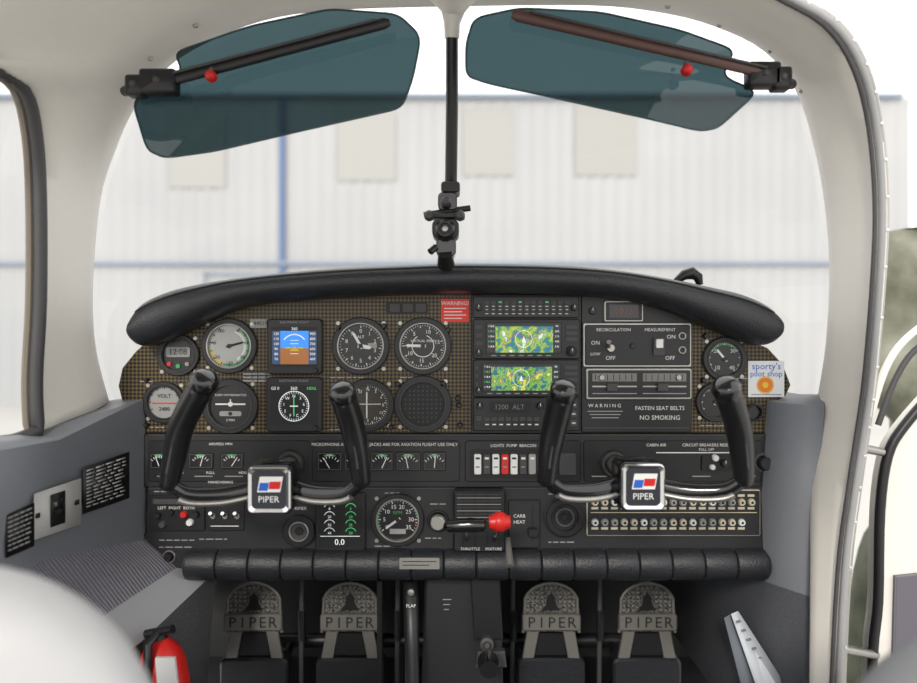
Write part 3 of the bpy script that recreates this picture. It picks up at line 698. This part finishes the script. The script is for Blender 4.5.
# ---------- sun visors
TINT=clear_mat('tinted_acrylic',(.034,.066,.074,1),.05,.10,(66,88,92))
def visor(poly,rod,brk,knob,rm,dep,side):
    b=B('sun_visor')
    P=[]
    q=[Vector(p) for p in poly];n0=len(q)
    for i in range(n0):
        a,c_,e=q[i-1],q[i],q[(i+1)%n0]
        f1=min(.3,12/max(1,(a-c_).length));f2=min(.3,12/max(1,(e-c_).length))
        s1=c_.lerp(a,f1);s2=c_.lerp(e,f2)
        for t in(0,.25,.5,.75,1):P.append(s1.lerp(c_,t).lerp(c_.lerp(s2,t),t))
    vs=[W(*p) for p in P];cc=sum(vs,Vector((0,0,0)))/len(vs);n=len(vs)
    b.add([cc]+vs,[[0,i+1,(i+1)%n+1] for i in range(n)],TINT)
    b.tube(vs+[vs[0]],.0014,mat('visor_edge',(44,66,72),.2),6)
    r0,r1=W(*rod[0]),W(*rod[1])
    b.tube([r0,r0.lerp(r1,.02),r0.lerp(r1,.98),r1],[(.005,.004),(.0085,.005),(.0075,.005),(.004,.003)],rm,12)
    b.tube([r0.lerp(r1,.06)+Vector((0,-.006,.006)),r0.lerp(r1,.95)+Vector((0,-.006,.005))],.002,GDARK,8)
    kx=W(*knob);b.tube([kx+Vector((0,.004,.010)),kx+Vector((0,-.003,.003))],.004,ALU,10);b.lathe(Matrix.Translation(kx),[(0,-.009),(.005,-.008),(.0075,-.003),(.0075,.004),(0,.006)],RED,14)
    for (x,y,w_,h_) in brk:
        c=W(x,y,dep);b.prism(rrect(c.x-w_*dep/F/2,c.z-h_*dep/F/2,c.x+w_*dep/F/2,c.z+h_*dep/F/2,.004),c.y-.012,c.y+.008,BLK,ch=.003)
        b.lathe(Matrix.Translation(c+Vector((0,-.012,0))),[(.005,0),(.004,-.003),(0,-.004)],GDARK,10)
    e=W(brk[-1][0],brk[-1][1],dep);b.tube([e,e+Vector((side*.03,.03,.005))],.007,BLK,10)
    b.done(ang=60)
visor([(132,100,.95),(147,150,.95),(165,158,.95),(215,151,.94),(300,131,.93),(402,108,.92),(413,78,.92),(421,36,.92),(398,14,.925),(330,9,.93),(250,26,.94),(175,52,.95),(182,72,.95)],[(133,90,.93),(390,22,.905)],[(160,83,36,24),(137,87,18,20)],(211,76,.915),BLK,.93,-1)
visor([(474,18,.92),(466,44,.92),(466,76,.92),(490,84,.92),(560,99,.925),(650,119,.93),(700,131,.935),(718,128,.94),(758,92,.95),(722,76,.95),(735,50,.94),(680,30,.93),(600,12,.925),(520,8,.92)],[(512,14,.905),(778,76,.935)],[(762,76,32,24),(780,80,18,22)],(687,70,.915),mat('brown_visor_rod',(84,56,50),.4),.94,1)
# centre strut and compass mount
b=B('windscreen_centre_post')
b.tube([W(453,-12,.93),W(453,2,.94),W(453,12,.95),W(452,24,.955),W(452,38,.96)],[.05,.027,.016,.011,.0105],TRIM,20)
b.tube([W(452,36,.96),W(452,110,1.0),W(451,188,1.04)],[.0085,.0088,.009],BLK,14)
b.tube([W(451,186,1.04),W(447,262,1.07),W(446,264,1.07)],[.0065,.0065,.008],BLK,12)
b.done()
b=B('camera_mount_clamp')
def wb(x0,y0,x1,y1,d,t,m,r=.003):
    k=d/F;b.prism(rrect((x0-458.5)*k,CZ-(y1-341.5)*k,(x1-458.5)*k,CZ-(y0-341.5)*k,r),CY+d,CY+d+t,m,ch=.0015)
wb(441,181,460,192,1.0,.04,BLK,.005);wb(424,212,465,218,.995,.02,BLK);wb(438,192,457,210,1.0,.035,GLOSSB,.006);wb(432,219,459,238,.99,.04,BLK,.009);wb(436,238,456,256,1.0,.035,GLOSSB,.007)
for x,y in((429,215),(460,215),(446,201)):
    c=W(x,y,.985);b.lathe(Matrix.Translation(c),[(.007,.012),(.007,0),(.0045,-.004),(0,-.004)],GDARK,14)
c=W(445,229,.985);b.lathe(Matrix.Translation(c),[(.014,.01),(.014,0),(.011,-.004),(.008,-.004),(.007,-.001),(0,-.001)],BLK,20);b.lathe(Matrix.Translation(c),[(.005,0),(.004,-.004),(0,-.005)],ALU,12)
b.tube([W(424,215,1.0),W(470,208,1.01)],.0045,BLK,10);b.tube([W(436,247,1.0),W(430,252,.995)],.005,BLK,10)
b.tube([W(445,252,1.0),W(446,264,1.03)],[.01,.013],BLK,12);b.done()
# ---------- fire extinguisher
b=B('fire_extinguisher')
ax=[(175,740,.98),(168,690,.98),(163,665,.985),(161,655,.985),(159,645,.985),(158,638,.985)]
pp=crs([W(*p) for p in ax],3)
rr=[.03]*4+[.031]*3+[.030,.029,.028,.026,.023,.020,.017,.014,.012]
b.tube(pp,rr[:len(pp)],RED,20)
b.tube([W(159,642,.985),W(157,630,.985)],[.013,.012],BLK,12);b.tube([W(146,634,.98),W(173,629,.97)],.006,BLK,10);b.tube([W(158,632,.975),W(148,645,.955),W(147,690,.95)],.006,BLK,10)
c=W(172,676,.945);b.prism([(c.x-.018,c.z-.03),(c.x+.010,c.z-.03),(c.x+.004,c.z+.025),(c.x-.022,c.z+.025)],c.y-.002,c.y+.003,mat('label_white',(220,220,220),.4))
b.done()
# ---------- seats (rounded backs)
def seat(cx,topz,yb,m,hw,R=.1):
    b=B('pilot_seat');g=[]
    rows=[(.80,hw*.94,.05),(.95,hw,.055),(topz-R,hw,.055)]+[(topz-R+R*math.sin(a),hw-R*(1-math.cos(a)),.055*max(.25,math.cos(a)**.5) if a<1.5 else .012) for a in [math.radians(v) for v in(15,30,45,60,75,90)]]
    for z,w,th in rows:
        row=[]
        for j in range(24):
            a=2*math.pi*j/24;ca,sa=math.cos(a),math.sin(a)
            row.append(Vector((cx+w*math.copysign(abs(ca)**.7,ca),yb-.1*(z-.8)+th*math.copysign(abs(sa)**.8,sa),z)))
        g.append(row)
    b.loft(g,m,True);b.poly(g[-1],m);b.poly(g[0][::-1],m)
    b.prism(rrect(cx-hw,.74,cx+hw,.86,.04,5),yb-.02,yb+.24,m,ch=.02)
    b.wbox((cx-hw+.03,yb,.63),(cx-hw+.06,yb+.2,.76),GDARK);b.wbox((cx+hw-.06,yb,.63),(cx+hw-.03,yb+.2,.76),GDARK)
    b.done(sub=1,ang=100)
LS=mat('seat_light_vinyl',(186,186,187),.5,noise=40,amt=.05);DS=mat('seat_grey_vinyl',(120,122,124),.6,noise=40,amt=.05)
seat(-.368,1.208,-.62,LS,.178,.125);seat(.425,1.165,-.62,DS,.18,.09)
# ---------- open door at right
b=B('door_1');d=1.16;k=d/F
ol=[(940,385),(905,425),(888,455),(880,510),(878,600),(873,650),(870,740),(1010,740),(1010,385)]
ol2=crs([Vector((x,y)) for x,y in ol[:7]],4)
pts=[((x-458.5)*k,CZ-(y-341.5)*k) for x,y in [tuple(v) for v in ol2]+ol[7:]]
b.prism(pts,CY+d,CY+d+.03,TRIM,ch=.003)
b.tube([Vector((x,CY+d,z)) for x,z in pts[:len(ol2)]],.008,BLK,12)
b.prism([((x-458.5)*k,CZ-(y-341.5)*k) for x,y in((893,575),(990,565),(990,680),(890,690))],CY+d-.008,CY+d,FAB,ch=.002)
b.tube(crs([W(868,425,1.17),W(884,372,1.17),W(905,340,1.17),W(940,318,1.17),W(1000,312,1.17)],4),.006,TRIM,12)
b.tube(crs([W(878,425,1.17),W(894,382,1.17),W(915,350,1.17),W(950,328,1.17)],4),.005,GDARK,10)
b.tube([W(850,446,1.14),W(882,452,1.16)],.007,ALU,10);b.tube([W(838,648,1.12),W(876,655,1.16)],.007,ALU,10)
b.done()
# ---------- person outside
per=bpy.data.objects.new('person',None);bpy.context.collection.objects.link(per);per.location=(1.165,.5,0);per.scale=(1.03,1.03,1.035)
def skin(name,vs,es,rs,m,sub=2):
    me=bpy.data.meshes.new(name);me.from_pydata(vs,es,[]);o=bpy.data.objects.new(name,me);bpy.context.collection.objects.link(o)
    o.parent=per;me.materials.append(m)
    md=o.modifiers.new('skin','SKIN');md.use_smooth_shade=True
    if not me.skin_vertices:
        bm=bmesh.new();bm.from_mesh(me);bm.verts.layers.skin.verify();bm.to_mesh(me);bm.free()
    for i,r in enumerate(rs):
        me.skin_vertices[0].data[i].radius=((r[1],r[0]) if isinstance(r,tuple) else (r,r))
    me.skin_vertices[0].data[0].use_root=True
    s=o.modifiers.new('sub','SUBSURF');s.levels=sub;s.render_levels=sub
    return o
OL=ramp_mat('olive_jacket','noise',9,[(.3,(84,86,70)),(.5,(122,123,108)),(.7,(150,150,136))],rough=.9,bump=1)
OT=ramp_mat('dark_olive_trousers','noise',12,[(.3,(62,66,54)),(.7,(100,104,88))],rough=.9,bump=1)
SK=mat('skin',(200,155,130),.55);HA=mat('brown_hair',(60,42,30),.8);BS=mat('blue_shirt',(50,80,145),.85,noise=30,amt=.2)
skin('jacket',[(0,0,.92),(0,0,1.1),(0,0,1.3),(0,0,1.45),(0,0,1.53),(-.17,0,1.48),(-.2,-.03,1.22),(-.10,-.2,1.08),(.19,0,1.48),(.25,-.02,1.2),(.22,-.14,.98)],[(0,1),(1,2),(2,3),(3,4),(3,5),(5,6),(6,7),(3,8),(8,9),(9,10)],[(.2,.14),(.2,.14),(.2,.14),(.19,.13),(.1,.09),(.09,.09),(.075,.075),(.055,.055),(.09,.09),(.08,.08),(.05,.05)],OL)
skin('trousers',[(0,0,.95),(0,0,.88),(-.15,0,.8),(-.19,-.01,.48),(-.19,.02,.1),(.12,0,.8),(.12,-.01,.48),(.12,.02,.1)],[(0,1),(1,2),(2,3),(3,4),(1,5),(5,6),(6,7)],[(.18,.12),(.19,.125),(.12,.11),(.09,.085),(.07,.07),(.11,.105),(.09,.085),(.07,.07)],OT)
skin('shirt',[(-.06,-.10,1.12),(-.09,-.15,1.2),(-.09,-.14,1.28),(0,-.06,1.45),(.02,-.01,1.54)],[(0,1),(1,2),(2,3),(3,4)],[(.07,.07),(.085,.09),(.08,.08),(.06,.07),(.06,.06)],BS)
skin('head',[(.05,0,1.53),(.08,0,1.6),(.1,-.01,1.68),(.1,-.005,1.77),(.1,0,1.81),(.1,-.105,1.7),(.1,-.12,1.685)],[(0,1),(1,2),(2,3),(3,4),(2,5),(5,6)],[(.055,.055),(.055,.06),(.07,.085),(.078,.09),(.05,.06),(.014,.02),(.01,.012)],SK)
skin('hair',[(.1,.03,1.68),(.1,.02,1.78),(.1,.01,1.83)],[(0,1),(1,2)],[(.078,.08),(.085,.095),(.055,.07)],HA)
for sx,wr in((-1,(-.10,-.2,1.08)),(1,(.22,-.14,.98))):
    x,y,z=wr;vs=[(x,y,z),(x,y-.04,z-.02),(x,y-.08,z-.035)];es=[(0,1),(1,2)];rs=[.026,(.03,.018),(.034,.016)]
    for i in range(4):
        o=len(vs);fx=x+(-.027+i*.018);L=[.06,.07,.066,.05][i]
        vs+=[(fx,y-.085-L*.45,z-.045),(fx,y-.085-L*.8,z-.06-L*.25)];es+=[(2,o),(o,o+1)];rs+=[.009,.007]
    o=len(vs);vs+=[(x-sx*.035,y-.06,z-.03),(x-sx*.05,y-.09,z-.045)];es+=[(1,o),(o,o+1)];rs+=[.011,.009]
    skin('hand',vs,es,rs,SK,1)
for x in(-.19,.12):skin('shoe',[(x,.04,.05),(x,-.05,.045),(x,-.17,.035)],[(0,1),(1,2)],[(.045,.045),(.045,.045),(.035,.03)],mat('shoe_black',(30,28,26),.6),2)
def eye(x):
    bb=B('eye',per);bb.lathe(Matrix.Translation((x,-.082,1.71)),[(0,-.012),(.009,-.006),(.012,0),(.009,.006),(0,.01)],WHT,12);bb.lathe(Matrix.Translation((x,-.0935,1.71)),[(0,-.0015),(.005,0)],DK,10)
    bb.done()
eye(.068);eye(.132)
# ---------- exterior
b=B('ground');b.prism([(-60,-.2),(60,-.2),(60,0),(-60,0)],-30,40,mat('concrete_apron',(186,184,180),.9,noise=.6,amt=.08));b.done()
b=B('hangar');D=15.0;kk=D/F;yw=CY+D
def HX(px):return (px-458.5)*kk
def HZ(py):return CZ-(py-341.5)*kk
HW=ramp_mat('corrugated_white_metal','noise',.35,[(.3,(168,169,171)),(.7,(178,178,178))],rough=.6)
xs=HX(-420);x1=HX(900);prof=[]
while xs<x1:
    prof+=[(xs,0),(xs+.18,0),(xs+.22,-.025),(xs+.26,-.025),(xs+.30,0)];xs+=.30
g=[[Vector((x,yw+y,z)) for x,y in prof] for z in(0,HZ(98))];b.loft(g,HW)
EV=mat('hangar_blue_trim',(86,110,150),.6);EV2=mat('hangar_eave',(136,148,164),.6)
b.wbox((HX(-420),yw-.15,HZ(99)),(HX(900),yw-.05,HZ(95.5)),EV2)
b.wbox((HX(-420),yw-.12,HZ(265)),(HX(900),yw-.06,HZ(262)),EV2)
b.wbox((HX(280.5),yw-.10,0),(HX(285.5),yw-.06,HZ(98)),EV)
SKL=mat('translucent_panel',(165,164,160),.6)
for x0,x1_,y0,y1 in((170,226,118,188),(338,396,112,181),(463,514,108,176),(575,636,105,176),(-60,-5,112,185)):
    b.wbox((HX(x0),yw-.035,HZ(y1)),(HX(x1_),yw-.03,HZ(y0)),SKL)
for x0,x1_ in((205,207),(300,302)):b.wbox((HX(x0),yw-.08,0),(HX(x1_),yw-.06,HZ(273)),EV2)
b.wbox((HX(205),yw-.08,HZ(275)),(HX(302),yw-.06,HZ(273)),EV2)
b.wbox((HX(-420),yw+.05,0),(HX(900),yw+9,HZ(99)),HW)
b.done()
# ---------- world, camera
w=bpy.data.worlds.new('sky');bpy.context.scene.world=w;w.use_nodes=True
bg=w.node_tree.nodes['Background'];bg.inputs[0].default_value=(1,.99,.975,1);bg.inputs[1].default_value=1.8
sun=bpy.data.lights.new('sun','SUN');sun.energy=1.8;sun.color=(1,.95,.88);sun.angle=math.radians(8);so=bpy.data.objects.new('sun',sun);bpy.context.collection.objects.link(so)
so.rotation_euler=Vector((.25,1,-.5)).to_track_quat('-Z','Y').to_euler()
cam=bpy.data.cameras.new('camera');co=bpy.data.objects.new('camera',cam);bpy.context.collection.objects.link(co)
co.location=(0,CY,CZ);co.rotation_euler=(math.pi/2,0,0);cam.sensor_width=36;cam.lens=36*F/917
cam.clip_start=.02;cam.clip_end=300
cam.dof.use_dof=True;cam.dof.focus_distance=1.08;cam.dof.aperture_fstop=2.3
bpy.context.scene.camera=co
bpy.context.scene.view_settings.view_transform='Standard'
